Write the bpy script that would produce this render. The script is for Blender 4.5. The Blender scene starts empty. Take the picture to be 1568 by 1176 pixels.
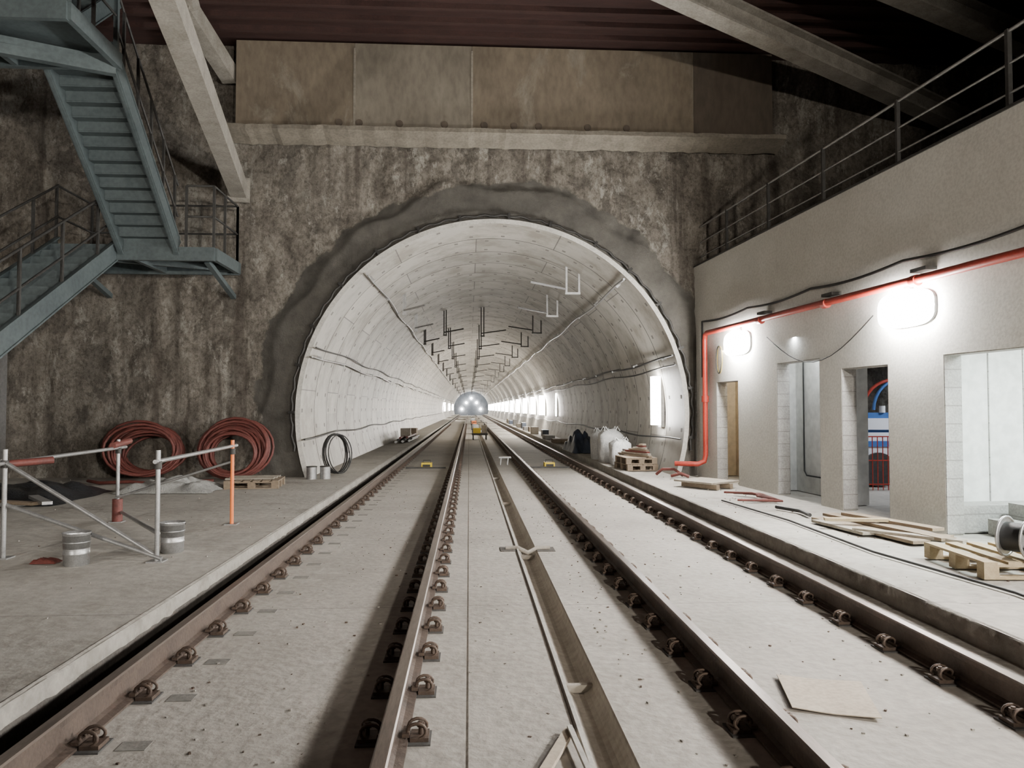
import bpy, math, random
from mathutils import Vector, Matrix, noise
random.seed(7)
S=bpy.context.scene
COL=S.collection
# ------------------------------------------------------------------ materials
def M(name, base=(.5,.5,.5), rough=.8, metal=0, dark=None, scale=2.0, amt=.5, bump=.2, bscale=None, stretch=(1,1,1), stain=None, sscale=.5, sth=.58):
    m=bpy.data.materials.new(name); m.use_nodes=True
    nt=m.node_tree; N=nt.nodes; L=nt.links
    b=N['Principled BSDF']; b.inputs['Roughness'].default_value=rough; b.inputs['Metallic'].default_value=metal
    b.inputs['Base Color'].default_value=(*base,1)
    if dark is not None:
        tc=N.new('ShaderNodeTexCoord'); mp=N.new('ShaderNodeMapping'); mp.inputs['Scale'].default_value=stretch
        L.new(tc.outputs['Object'],mp.inputs['Vector'])
        n=N.new('ShaderNodeTexNoise'); n.inputs['Scale'].default_value=scale; n.inputs['Detail'].default_value=8; n.inputs['Roughness'].default_value=.65
        L.new(mp.outputs[0],n.inputs['Vector'])
        r=N.new('ShaderNodeValToRGB'); r.color_ramp.elements[0].position=.5-amt*.5; r.color_ramp.elements[1].position=.5+amt*.3
        r.color_ramp.elements[0].color=(*dark,1); r.color_ramp.elements[1].color=(*base,1)
        L.new(n.outputs['Fac'],r.inputs['Fac']); col=r.outputs['Color']
        if stain:
            n3=N.new('ShaderNodeTexNoise'); n3.inputs['Scale'].default_value=sscale; n3.inputs['Detail'].default_value=10; n3.inputs['Roughness'].default_value=.75; n3.inputs['Distortion'].default_value=.4
            L.new(mp.outputs[0],n3.inputs['Vector'])
            r3=N.new('ShaderNodeValToRGB'); r3.color_ramp.elements[0].position=sth; r3.color_ramp.elements[1].position=sth+.09; r3.color_ramp.elements[0].color=(0,0,0,1); r3.color_ramp.elements[1].color=(.75,.75,.75,1)
            L.new(n3.outputs['Fac'],r3.inputs[0])
            ms=N.new('ShaderNodeMix'); ms.data_type='RGBA'; L.new(r3.outputs[0],ms.inputs[0]); L.new(col,ms.inputs[6]); ms.inputs[7].default_value=(*stain,1); col=ms.outputs[2]
        n2=N.new('ShaderNodeTexNoise'); n2.inputs['Scale'].default_value=(bscale or scale*8); n2.inputs['Detail'].default_value=6
        L.new(mp.outputs[0],n2.inputs['Vector'])
        mx=N.new('ShaderNodeMix'); mx.data_type='RGBA'; mx.blend_type='MULTIPLY'; mx.inputs[0].default_value=.35
        r2=N.new('ShaderNodeValToRGB'); r2.color_ramp.elements[0].position=.35; r2.color_ramp.elements[1].position=.6
        r2.color_ramp.elements[0].color=(.55,.55,.55,1)
        L.new(n2.outputs['Fac'],r2.inputs['Fac']); L.new(col,mx.inputs[6]); L.new(r2.outputs['Color'],mx.inputs[7])
        L.new(mx.outputs[2],b.inputs['Base Color'])
        if bump:
            bp=N.new('ShaderNodeBump'); bp.inputs['Strength'].default_value=bump; bp.inputs['Distance'].default_value=.03
            L.new(n2.outputs['Fac'],bp.inputs['Height']); L.new(bp.outputs[0],b.inputs['Normal'])
    return m
def emis(name,col,s):
    m=bpy.data.materials.new(name); m.use_nodes=True; nt=m.node_tree
    nt.nodes.remove(nt.nodes['Principled BSDF']); e=nt.nodes.new('ShaderNodeEmission'); e.inputs[0].default_value=(*col,1); e.inputs[1].default_value=s
    nt.links.new(e.outputs[0],nt.nodes['Material Output'].inputs[0]); return m

CX,CZ,R,YP=.53,1.25,3.9,15.4
slab=M('slab_concrete',(.44,.41,.365),.8,dark=(.31,.285,.25),scale=.9,amt=.5,bump=.35,bscale=16,stain=(.50,.475,.43),sscale=1.1,sth=.58)
platm=M('platform_concrete',(.46,.435,.39),.85,dark=(.29,.27,.235),scale=.9,amt=.6,bump=.35,bscale=10,stain=(.23,.21,.18),sscale=.8,sth=.55)
kerbm=M('kerb_concrete',(.40,.375,.335),.85,dark=(.20,.185,.16),scale=3,amt=.6,bump=.5,bscale=18)
gutterm=M('gutter_dirt_shade',(.12,.108,.096),.9,dark=(.05,.045,.04),scale=6,amt=.6,bump=.4)
channel=M('channel_concrete',(.38,.345,.295),.75,dark=(.25,.22,.185),scale=2.5,amt=.6,bump=.2)
rust=M('rail_rust',(.15,.112,.09),.6,.3,dark=(.065,.05,.043),scale=5,amt=.7,bump=.15)
railtop=M('rail_head',(.26,.212,.18),.38,.55,dark=(.12,.092,.077),scale=3,amt=.7,bump=.03,stretch=(6,.6,1))
clipm=M('clip_rust',(.15,.105,.078),.6,.4,dark=(.055,.042,.037),scale=30,amt=.7,bump=.2)
padm=M('rubber_pad',(.10,.095,.09),.8,dark=(.055,.052,.05),scale=12,bump=.1)
dustpad=M('dusty_pad',(.27,.255,.23),.8,dark=(.13,.125,.115),scale=6,amt=.7,bump=.1)
bluem=M('stair_paint',(.12,.148,.152),.5,.2,dark=(.075,.094,.10),scale=2,amt=.6,bump=.04)
steelm=M('galvanised',(.50,.50,.50),.4,.7,dark=(.32,.32,.32),scale=14,bump=.03)
darksteel=M('dark_steel',(.07,.068,.065),.6,.4,dark=(.035,.033,.03),scale=3,bump=.05)
brownsteel=M('strut_paint',(.36,.335,.295),.7,dark=(.19,.175,.15),scale=4,amt=.6,bump=.15)
plaster=M('white_render',(.62,.605,.555),.9,dark=(.50,.485,.44),scale=.8,amt=.6,bump=.08,bscale=30)
whitein=M('room_white',(.80,.80,.78),.8,dark=(.70,.70,.68),scale=1,bump=.03)
beigein=M('room_beige',(.62,.52,.38),.8,dark=(.5,.42,.3),scale=1,bump=.03)
redp=M('red_pipe_paint',(.42,.045,.028),.4,dark=(.30,.032,.02),scale=5,bump=.02)
redh=M('red_hose',(.19,.052,.042),.6,dark=(.08,.03,.026),scale=6,amt=.7,bump=.1)
blackc=M('black_cable',(.025,.025,.025),.5,dark=(.015,.015,.015),scale=8,bump=.02)
wood=M('timber',(.32,.25,.18),.8,dark=(.17,.13,.09),scale=3,amt=.7,bump=.15,stretch=(8,1,8))
palw=M('pallet_wood',(.46,.37,.235),.8,dark=(.31,.235,.14),scale=4,amt=.7,bump=.1,stretch=(6,1,6))
board=M('grey_board',(.38,.34,.285),.8,dark=(.25,.22,.175),scale=3,bump=.05)
cardm=M('cardboard',(.56,.48,.385),.85,dark=(.45,.375,.29),scale=4,bump=.04)
orangem=M('orange_paint',(.85,.22,.06),.5)
yellowm=M('yellow_paint',(.85,.62,.03),.5,dark=(.7,.5,.02),scale=5,bump=0)
bagm=M('white_bag',(.70,.70,.68),.6,dark=(.38,.38,.40),scale=5,amt=.6,bump=.5)
blackp=M('black_sheet',(.03,.032,.036),.3,dark=(.015,.016,.018),scale=5,bump=.5)
greyp=M('grey_sheet',(.46,.46,.44),.45,dark=(.27,.27,.26),scale=5,bump=.5)
tarp=M('blue_tarp',(.035,.045,.07),.5,dark=(.02,.028,.042),scale=4,bump=.4)
ceilm=M('ceiling_brown',(.055,.023,.019),.8,dark=(.025,.012,.010),scale=3,amt=.6,bump=.2,stretch=(1,6,1))
tan=M('header_tan',(.205,.168,.122),.85,dark=(.10,.08,.058),scale=.9,amt=.55,bump=.25,stretch=(1.2,1,.5),stain=(.25,.225,.18),sscale=.8,sth=.54)
hgrey=M('header_grey',(.225,.20,.158),.85,dark=(.125,.107,.082),scale=.9,amt=.55,bump=.25,stretch=(1.2,1,.5),stain=(.15,.125,.095),sscale=.8,sth=.55)
hdark=M('header_brown',(.12,.095,.072),.85,dark=(.07,.056,.044),scale=.8,amt=.7,bump=.12,stretch=(1.5,1,.5))
ledgem=M('ledge_concrete',(.30,.27,.22),.85,dark=(.14,.124,.10),scale=2.5,amt=.7,bump=.35)
darkwall=M('shaft_wall',(.12,.10,.085),.95,dark=(.05,.042,.036),scale=1,amt=.7,bump=.6,bscale=6,stretch=(1,1,.5))
pocketm=M('bolt_pocket',(.20,.19,.175),.9)
lipm=M('lining_edge',(.55,.53,.485),.7,dark=(.36,.345,.31),scale=3,bump=.15)
blockm=M('concrete_block',(.40,.39,.37),.9,dark=(.28,.27,.26),scale=5,bump=.3)
endm=M('station_grey',(.20,.215,.24),.9,dark=(.09,.10,.115),scale=.8,bump=.1)
glow=emis('led_panel',(1,.98,.94),320)
glowt=emis('led_tunnel',(1,.98,.94),75)
glowfar=emis('led_tube_warm',(1,.95,.87),140)
glowroom=emis('led_tube_cool',(.92,.97,1),12)
machb=M('machine_blue',(.06,.16,.42),.4,.2); machw=M('machine_white',(.7,.72,.75),.5)

def add_blocks(m,h=.2,axis=2,w=.07,col=(.22,.21,.2),per=None):
    nt=m.node_tree;N=nt.nodes;L=nt.links;b=N['Principled BSDF']
    src=b.inputs['Base Color'].links[0].from_socket
    tc=N.new('ShaderNodeTexCoord'); sp=N.new('ShaderNodeSeparateXYZ'); L.new(tc.outputs['Object'],sp.inputs[0])
    d=N.new('ShaderNodeMath'); d.operation='DIVIDE'; d.inputs[1].default_value=h; L.new(sp.outputs[axis],d.inputs[0])
    f=N.new('ShaderNodeMath'); f.operation='FRACT'; L.new(d.outputs[0],f.inputs[0])
    g=N.new('ShaderNodeMath'); g.operation='LESS_THAN'; g.inputs[1].default_value=w; L.new(f.outputs[0],g.inputs[0])
    mx=N.new('ShaderNodeMix'); mx.data_type='RGBA'; L.new(g.outputs[0],mx.inputs[0]); L.new(src,mx.inputs[6]); mx.inputs[7].default_value=(*col,1)
    L.new(mx.outputs[2],b.inputs['Base Color'])
add_blocks(blockm)
add_blocks(slab,3.1,1,.004,(.22,.2,.18)); add_blocks(platm,2.6,1,.005,(.22,.205,.185))

def wall_mat():
    m=bpy.data.materials.new('rough_diaphragm_wall'); m.use_nodes=True; nt=m.node_tree;N=nt.nodes;L=nt.links;b=N['Principled BSDF']
    b.inputs['Roughness'].default_value=.9
    tc=N.new('ShaderNodeTexCoord'); 
    def mapn(sc,scale,det=8,rg=.65,dist=0,off=(0,0,0)):
        mp=N.new('ShaderNodeMapping'); mp.inputs['Scale'].default_value=sc; mp.inputs['Location'].default_value=off; L.new(tc.outputs['Object'],mp.inputs[0])
        n=N.new('ShaderNodeTexNoise'); n.inputs['Scale'].default_value=scale; n.inputs['Detail'].default_value=det; n.inputs['Roughness'].default_value=rg; n.inputs['Distortion'].default_value=dist
        L.new(mp.outputs[0],n.inputs['Vector']); return n.outputs['Fac']
    def ramp(src,els):
        r=N.new('ShaderNodeValToRGB'); cr=r.color_ramp
        while len(cr.elements)<len(els): cr.elements.new(.5)
        for e,(p,c) in zip(cr.elements,els): e.position=p; e.color=(*c,1)
        L.new(src,r.inputs[0]); return r.outputs[0]
    def mixc(f,a,c,mode='MIX',fac=None):
        x=N.new('ShaderNodeMix'); x.data_type='RGBA'; x.blend_type=mode
        if f is not None: L.new(f,x.inputs[0])
        else: x.inputs[0].default_value=fac
        L.new(a,x.inputs[6])
        if isinstance(c,tuple): x.inputs[7].default_value=(*c,1)
        else: L.new(c,x.inputs[7])
        return x.outputs[2]
    base=ramp(mapn((1.3,1,.75),1.7,10,.78,.4),[(.33,(.12,.104,.085)),(.43,(.195,.172,.145)),(.53,(.30,.27,.228)),(.68,(.41,.38,.33))])
    patch=ramp(mapn((1.6,1,.65),1.1,9,.85,.3,(3,0,1)),[(.545,(0,0,0)),(.575,(.9,.9,.9))])
    c1=mixc(patch,base,(.44,.415,.365))
    patch2=ramp(mapn((1.3,1,.8),.9,7,.7,.5,(11,0,6)),[(.57,(0,0,0)),(.59,(.8,.8,.8))])
    c1=mixc(patch2,c1,(.16,.142,.12))
    streak=ramp(mapn((3.2,1,.15),1.0,7,.6,.2,(7,0,4)),[(.54,(0,0,0)),(.66,(.8,.8,.8))])
    c1=mixc(streak,c1,(.12,.10,.082))
    c1=mixc(None,c1,ramp(mapn((1.6,1,1.3),8,10,.85),[(.40,(.42,.40,.37)),(.54,(1,1,1))]),'MULTIPLY',.9)
    vm=N.new('ShaderNodeVectorMath'); vm.operation='SUBTRACT'; vm.inputs[1].default_value=(CX,0,CZ); L.new(tc.outputs['Object'],vm.inputs[0])
    v2=N.new('ShaderNodeVectorMath'); v2.operation='MULTIPLY'; v2.inputs[1].default_value=(1,0,1); L.new(vm.outputs[0],v2.inputs[0])
    ln=N.new('ShaderNodeVectorMath'); ln.operation='LENGTH'; L.new(v2.outputs[0],ln.inputs[0])
    nz=mapn((1,1,1),1.1,5,.6)
    a=N.new('ShaderNodeMath'); a.operation='MULTIPLY_ADD'; a.inputs[1].default_value=.9; L.new(nz,a.inputs[0]); L.new(ln.outputs['Value'],a.inputs[2])
    k=N.new('ShaderNodeMapRange'); k.inputs[1].default_value=5.22; k.inputs[2].default_value=5.28; k.inputs[3].default_value=1; k.inputs[4].default_value=0; L.new(a.outputs[0],k.inputs[0])
    mort=ramp(mapn((1,1,1),1.8,8,.65),[(.3,(.075,.069,.060)),(.7,(.165,.153,.133))])
    c1=mixc(k.outputs[0],c1,mort)
    L.new(c1,b.inputs['Base Color'])
    bp=N.new('ShaderNodeBump'); bp.inputs['Strength'].default_value=1; bp.inputs['Distance'].default_value=.07
    L.new(mapn((1.5,1,1.1),7,10,.78),bp.inputs['Height']); L.new(bp.outputs[0],b.inputs['Normal'])
    return m
wallm=wall_mat()

def lining_mat():
    m=bpy.data.materials.new('segment_lining'); m.use_nodes=True; nt=m.node_tree;N=nt.nodes;L=nt.links;b=N['Principled BSDF']
    b.inputs['Roughness'].default_value=.5
    tc=N.new('ShaderNodeTexCoord'); sp=N.new('ShaderNodeSeparateXYZ'); L.new(tc.outputs['Object'],sp.inputs[0])
    def mth(op,a,bv):
        n=N.new('ShaderNodeMath'); n.operation=op
        for i,x in enumerate((a,bv)):
            if isinstance(x,(int,float)): n.inputs[i].default_value=x
            else: L.new(x,n.inputs[i])
        return n.outputs[0]
    ang=mth('ARCTAN2',mth('SUBTRACT',sp.outputs[2],CZ),mth('SUBTRACT',sp.outputs[0],CX))
    arc=mth('MULTIPLY',mth('ADD',ang,10.0),R)
    yy=mth('ADD',mth('SUBTRACT',sp.outputs[1],15.2),140.0)
    cb=N.new('ShaderNodeCombineXYZ'); L.new(arc,cb.inputs[0]); L.new(yy,cb.inputs[1])
    br=N.new('ShaderNodeTexBrick'); br.inputs['Scale'].default_value=1; br.inputs['Brick Width'].default_value=3.5; br.inputs['Row Height'].default_value=1.4
    br.inputs['Mortar Size'].default_value=.012; br.inputs['Mortar Smooth'].default_value=0; br.offset=.5
    br.inputs['Color1'].default_value=(.45,.43,.385,1); br.inputs['Color2'].default_value=(.35,.335,.30,1); br.inputs['Mortar'].default_value=(.13,.12,.11,1)
    L.new(cb.outputs[0],br.inputs['Vector'])
    n=N.new('ShaderNodeTexNoise'); n.inputs['Scale'].default_value=1.0; n.inputs['Detail'].default_value=9; n.inputs['Roughness'].default_value=.72; L.new(tc.outputs['Object'],n.inputs['Vector'])
    r=N.new('ShaderNodeValToRGB'); r.color_ramp.elements[0].position=.38; r.color_ramp.elements[0].color=(.5,.465,.41,1); r.color_ramp.elements[1].position=.56
    L.new(n.outputs['Fac'],r.inputs[0])
    mx=N.new('ShaderNodeMix'); mx.data_type='RGBA'; mx.blend_type='MULTIPLY'; mx.inputs[0].default_value=.85
    L.new(br.outputs['Color'],mx.inputs[6]); L.new(r.outputs[0],mx.inputs[7])
    # darker brown towards the invert
    g=N.new('ShaderNodeMapRange'); g.inputs[1].default_value=0; g.inputs[2].default_value=1.3; g.inputs[3].default_value=.6; g.inputs[4].default_value=0
    zz=mth('ADD',sp.outputs[2],mth('MULTIPLY',n.outputs['Fac'],-.8)); L.new(mth('ADD',zz,.5),g.inputs[0])
    m2=N.new('ShaderNodeMix'); m2.data_type='RGBA'; L.new(g.outputs[0],m2.inputs[0]); L.new(mx.outputs[2],m2.inputs[6]); m2.inputs[7].default_value=(.20,.18,.15,1)
    L.new(m2.outputs[2],b.inputs['Base Color'])
    return m
lining=lining_mat()

# ------------------------------------------------------------------ mesh builder
class MB:
    def __init__(s): s.v=[];s.f=[];s.m=[];s.sm=[];s.mats=[]
    def mi(s,mat):
        if mat not in s.mats: s.mats.append(mat)
        return s.mats.index(mat)
    def add(s,vs,fs,mat,smooth=False):
        o=len(s.v); s.v+= [tuple(x) for x in vs]; k=s.mi(mat)
        for f in fs: s.f.append([i+o for i in f]); s.m.append(k); s.sm.append(smooth)
    def box(s,a,b,mat,T=None):
        x0,y0,z0=a;x1,y1,z1=b
        vs=[Vector(p) for p in ((x0,y0,z0),(x1,y0,z0),(x1,y1,z0),(x0,y1,z0),(x0,y0,z1),(x1,y0,z1),(x1,y1,z1),(x0,y1,z1))]
        if T: vs=[T(*p) if callable(T) else T@p for p in vs]
        s.add(vs,[(3,2,1,0),(4,5,6,7),(0,1,5,4),(1,2,6,5),(2,3,7,6),(3,0,4,7)],mat)
    def beam(s,p0,p1,w,h,mat,up=(0,0,1)):
        p0=Vector(p0);p1=Vector(p1);d=(p1-p0);l=d.length;d.normalize();u=Vector(up)
        x=d.cross(u)
        if x.length<1e-4: x=d.cross(Vector((1,0,0)))
        x.normalize();z=x.cross(d)
        vs=[]
        for p in (p0,p1):
            for a,b in ((-1,-1),(1,-1),(1,1),(-1,1)): vs.append(p+x*a*w/2+z*b*h/2)
        s.add(vs,[(3,2,1,0),(4,5,6,7),(0,1,5,4),(1,2,6,5),(2,3,7,6),(3,0,4,7)],mat)
    def ibeam(s,p0,p1,w,h,t,mat):
        p0=Vector(p0);p1=Vector(p1);z=Vector((0,0,1));d=(p1-p0).normalized();x=d.cross(z).normalized();z=x.cross(d)
        o=z*(h/2-t/2)
        s.beam(p0+o,p1+o,w,t,mat);s.beam(p0-o,p1-o,w,t,mat);s.beam(p0,p1,t,h-2*t,mat)
    def tube(s,pts,r,mat,n=8,closed=False,cap=True):
        pts=[Vector(p) for p in pts];N=len(pts);vs=[];prev=None
        for i,p in enumerate(pts):
            if closed: d=pts[(i+1)%N]-pts[i-1]
            else: d=pts[min(i+1,N-1)]-pts[max(i-1,0)]
            d.normalize()
            if prev is None:
                a=Vector((0,0,1)) if abs(d.z)<.9 else Vector((1,0,0)); x=d.cross(a).normalized()
            else:
                x=prev-d*prev.dot(d)
                x=x.normalized() if x.length>1e-5 else d.orthogonal().normalized()
            prev=x;y=d.cross(x)
            for k in range(n):
                t=2*math.pi*k/n; vs.append(p+x*math.cos(t)*r+y*math.sin(t)*r)
        fs=[]
        for i in range(N if closed else N-1):
            for k in range(n):
                a=i*n+k;b=i*n+(k+1)%n;c=((i+1)%N)*n+(k+1)%n;d_=((i+1)%N)*n+k
                fs.append((a,b,c,d_))
        s.add(vs,fs,mat,True)
        if not closed and cap:
            s.add(vs[:n],[tuple(range(n))[::-1]],mat);s.add(vs[-n:],[tuple(range(n))],mat)
    def cyl(s,p0,p1,r,mat,n=16,r1=None):
        p0=Vector(p0);p1=Vector(p1);d=(p1-p0).normalized();x=d.orthogonal().normalized();y=d.cross(x);r1=r if r1 is None else r1
        vs=[];
        for p,rr in ((p0,r),(p1,r1)):
            for k in range(n):
                t=2*math.pi*k/n; vs.append(p+(x*math.cos(t)+y*math.sin(t))*rr)
        s.add(vs,[(k,(k+1)%n,n+(k+1)%n,n+k) for k in range(n)],mat,True)
        s.add(vs[:n],[tuple(range(n))[::-1]],mat);s.add(vs[n:],[tuple(range(n))],mat)
    def extr(s,prof,y0,y1,mats,closed=True,caps=True):
        n=len(prof);vs=[(x,y0,z) for x,z in prof]+[(x,y1,z) for x,z in prof]
        rng=n if closed else n-1
        for i in range(rng):
            j=(i+1)%n; mt=mats[i] if isinstance(mats,list) else mats
            s.add([vs[i],vs[j],vs[n+j],vs[n+i]],[(0,1,2,3)],mt)
        if closed and caps:
            mt=mats[0] if isinstance(mats,list) else mats
            s.add(vs[:n],[tuple(range(n))[::-1]],mt);s.add(vs[n:],[tuple(range(n))],mt)
    def obj(s,name,parent=None):
        me=bpy.data.meshes.new(name); me.from_pydata(s.v,[],s.f)
        for mt in s.mats: me.materials.append(mt)
        me.polygons.foreach_set('material_index',s.m); me.polygons.foreach_set('use_smooth',s.sm); me.update()
        o=bpy.data.objects.new(name,me); COL.objects.link(o)
        if parent: o.parent=parent
        return o
def empty(name,loc=(0,0,0)):
    o=bpy.data.objects.new(name,None); COL.objects.link(o); o.location=loc; o.empty_display_size=.2; return o
def area(name,loc,d,sx,sy,p,col=(1,.96,.9),parent=None):
    l=bpy.data.lights.new(name,'AREA'); l.shape='RECTANGLE'; l.size=sx; l.size_y=sy; l.energy=p; l.color=col
    o=bpy.data.objects.new(name,l); COL.objects.link(o)
    d=Vector(d).normalized()
    o.rotation_euler=d.to_track_quat('-Z','Y').to_euler(); o.location=loc
    if parent: o.parent=parent
    return o
def spot(name,loc,d,ang,p,col,parent=None,blend=.6):
    l=bpy.data.lights.new(name,'SPOT'); l.spot_size=math.radians(ang); l.spot_blend=blend; l.energy=p; l.color=col; l.shadow_soft_size=.15
    o=bpy.data.objects.new(name,l); COL.objects.link(o)
    o.rotation_euler=Vector(d).normalized().to_track_quat('-Z','Y').to_euler(); o.location=loc
    if parent: o.parent=parent

# ------------------------------------------------------------------ floor
LK,RK=-2.15,3.27
ZS=-.24
b=MB()
left=[(-11,0),(LK,0),(LK,-.10),(LK-.03,-.10),(LK-.03,-.30),(-2.02,-.30),(-2.02,ZS),(-.012,ZS),(0,ZS+.005),(.535,ZS+.005),(.545,ZS+.02),(.565,ZS+.02)]  # undercut kerb face takes the gutter colour: dirt plus painted-in rail shadow
lm=[platm,kerbm,gutterm,gutterm,gutterm,gutterm,slab,channel,slab,slab,lipm]  # paler rim colour paints in the lit left lip of the channel
ch=[];
for k in range(11):
    t=math.pi+math.pi*k/10; ch.append((.668+.10*math.cos(t),-.25+.105*math.sin(t)))
right=[(.775,ZS),(3.03,ZS),(3.03,-.28),(3.08,-.28),(3.09,-.15),(RK-.01,-.145),(RK,0),(RK+.2,0),(RK+.2,-.012),(15,-.012)]
rm=[slab,gutterm,gutterm,kerbm,kerbm,kerbm,platm,kerbm,platm]
prof=left+ch+right
mats=lm+[channel]*12+rm
b.extr(prof,-9,YP+.05,mats,closed=False)
p2=list(prof); p2[0]=(-3.3,0); p2[-1]=(4.36,-.012)
b.extr(p2,YP+.05,172,mats,closed=False)
FL=b.obj('floor')
for nm,x,s in (('trim_1',LK,-1),('trim_2',RK,1)):
    b=MB();y=-8.9
    vs=[];fs=[];i=0
    while y<60:
        j=.012*noise.noise(Vector((x,y*2.3,0)))+.012*noise.noise(Vector((x,y*8,3)))
        vs+=[(x-s*(.012+j),y,-.09-j),(x-s*(.012+j),y,-.006+j*.3),(x+s*.03,y,.005)]
        if i: 
            o=(i-1)*3
            fs+=[(o,o+1,o+4,o+3),(o+1,o+2,o+5,o+4)]
        i+=1;y+=.04 if y<16 else .3
    b.add(vs,fs,kerbm,True);b.obj(nm)
# ------------------------------------------------------------------ tracks
ZR=-.06
def rail_prof(x,flip=1):
    P=[(-.036,0-.008),(-.028,0),(.028,0),(.036,-.008),(.034,-.038),(.009,-.052),(.008,-.14),(.03,-.152),(.072,-.160),(.072,-.172),(-.072,-.172),(-.072,-.160),(-.03,-.152),(-.008,-.14),(-.009,-.052),(-.034,-.038)]
    return [(x+a,z+ZR) for a,z in P]
def fastener(b,x,y,hi):
    zb=ZR-.172
    b.box((x-.18,y-.08,zb-.012),(x+.18,y+.08,zb+.001),padm)
    for s in (-1,1):
        b.box((x+s*.125-.045,y-.055,zb),(x+s*.125+.045,y+.055,zb+.02),clipm)
        if hi:
            b.cyl((x+s*.13,y,zb+.02),(x+s*.13,y,zb+.082),.012,clipm,8)
            b.cyl((x+s*.13,y,zb+.056),(x+s*.13,y,zb+.074),.022,clipm,6)
            for q in (-1,1):
                pts=[]
                for k in range(11):
                    t=k/10*math.pi*1.55-.5
                    pts.append((x+s*(.112-.046*math.cos(t)),y+q*(.022+.026*k/10),zb+.046+.034*math.sin(t)))
                b.tube(pts,.0085,clipm,6)
            b.beam((x+s*.06,y-.05,zb+.03),(x+s*.06,y+.05,zb+.03),.035,.016,clipm)
        else:
            b.box((x+s*.12-.03,y-.03,zb),(x+s*.12+.03,y+.03,zb+.075),clipm)
XL1,XL2,XR1,XR2=-1.91,-.362,1.477,2.92
for xs in ((XL1,XL2),(XR1,XR2)):
    E=empty('railway_track')
    for x in xs:
        b=MB();P=rail_prof(x)
        mt=[railtop,railtop,railtop]+[rust]*13
        b.extr(P[::-1],-8.5,170,(mt[::-1][1:]+[rust]) ,closed=True)
        b.obj('rail',E)
        b=MB();y=-3.45
        while y<75:
            fastener(b,x,y,y<19)
            if y<24 and x==XL1 :
                b.box((x+.24,y-.05,ZS-.002),(x+.38,y+.05,ZS+.003),dustpad)
            y+=.6 
        b.obj('rail_fasteners',E)
b=MB()
for y in (4.6,8.62,13.4,18.2):
    if y==8.62:
        b.box((.36,8.50,ZS+.003),(.56,8.76,ZS+.012),gutterm);b.box((.775,8.50,ZS-.001),(.98,8.76,ZS+.006),gutterm)
        b.tube([(.42,8.63,-.222),(.56,8.63,-.218),(.668,8.5,-.25),(.78,8.63,-.222),(.93,8.63,-.222)],.026,channel)
    b.box((.575,y-.02,-.345),(.76,y+.02,-.30),channel)
b.obj('drain_junction')
b=MB();b.beam((.30,3.25,-.216),(.50,3.75,-.216),.05,.02,cardm);b.beam((.50,3.75,-.198),(.53,3.2,-.20),.025,.02,lipm);b.obj('timber_offcut')

# ------------------------------------------------------------------ portal wall
def portal():
    b=MB();x0,x1,z0,z1=-10.5,14,-3,8.75
    NA=420;NR=90;angs=[2*math.pi*i/NA for i in range(NA)]
    for cx_,cz_ in ((x0,z0),(x1,z0),(x0,z1),(x1,z1)):
        a=math.atan2(cz_-CZ,cx_-CX)%(2*math.pi)
        i=min(range(len(angs)),key=lambda k:abs(angs[k]-a)); angs[i]=a
    vs=[];R0=R+.08
    for a in angs:
        c,s=math.cos(a),math.sin(a)
        rr=1e9
        if c>1e-6: rr=min(rr,(x1-CX)/c)
        if c<-1e-6: rr=min(rr,(x0-CX)/c)
        if s>1e-6: rr=min(rr,(z1-CZ)/s)
        if s<-1e-6: rr=min(rr,(z0-CZ)/s)
        for j in range(NR+1):
            t=j/NR; t=t**1.25
            r=R0+(max(rr,R0+.05)-R0)*t
            x=CX+c*r;z=CZ+s*r
            d=.07*noise.noise(Vector((x*.8,z*.5,1)))+.065*noise.noise(Vector((x*2.9,z*1.6,5)))+.045*noise.noise(Vector((x*7,z*6,9)))+.02*noise.noise(Vector((x*15,z*13,2)))
            rn=r+.3*noise.noise(Vector((x*.9,z*.9,20)))
            k=max(0,min(1,(4.75-rn)/.12))
            y=YP-.02+d*(1-k*.7)-.09*k
            y=min(y,YP+.1)
            vs.append((x,y,z))
    fs=[];W=NR+1
    for i in range(len(angs)):
        i2=(i+1)%len(angs)
        for j in range(NR): fs.append((i*W+j,i*W+j+1,i2*W+j+1,i2*W+j))
    b.add(vs,fs,wallm,True);b.obj('wall_back')
portal()
TUN=empty('tunnel')
b=MB()
NA=160
def ang(i): return math.radians(-28+236*i/NA)
prof=[(R,15.22),(R+.09,15.2),(R+.12,15.5)]
vs=[(CX+r*math.cos(ang(i)),y,CZ+r*math.sin(ang(i))) for i in range(NA+1) for r,y in prof]
b.add(vs,[(i*3+k,i*3+k+1,i*3+k+4,i*3+k+3) for i in range(NA) for k in (0,1)],lipm)
for i in range(6,NA-6,9):
    a=ang(i)+random.uniform(-.02,.02);c,s=math.cos(a),math.sin(a)
    if s>-.2: b.beam((CX+c*(R+.09),15.17,CZ+s*(R+.09)),(CX+c*(R+.22),15.2,CZ+s*(R+.22)),.05,.03,darksteel,up=(0,1,0))
pts=[(CX+(R+.16+.02*math.sin(i*1.7))*math.cos(ang(i)),15.2,CZ+(R+.16+.02*math.sin(i*1.7))*math.sin(ang(i))) for i in range(12,NA-11)]
b.tube(pts,.022,darksteel,6)
b.obj('tunnel_collar',TUN)
b=MB();NA=96
y=15.22;k=0
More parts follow.
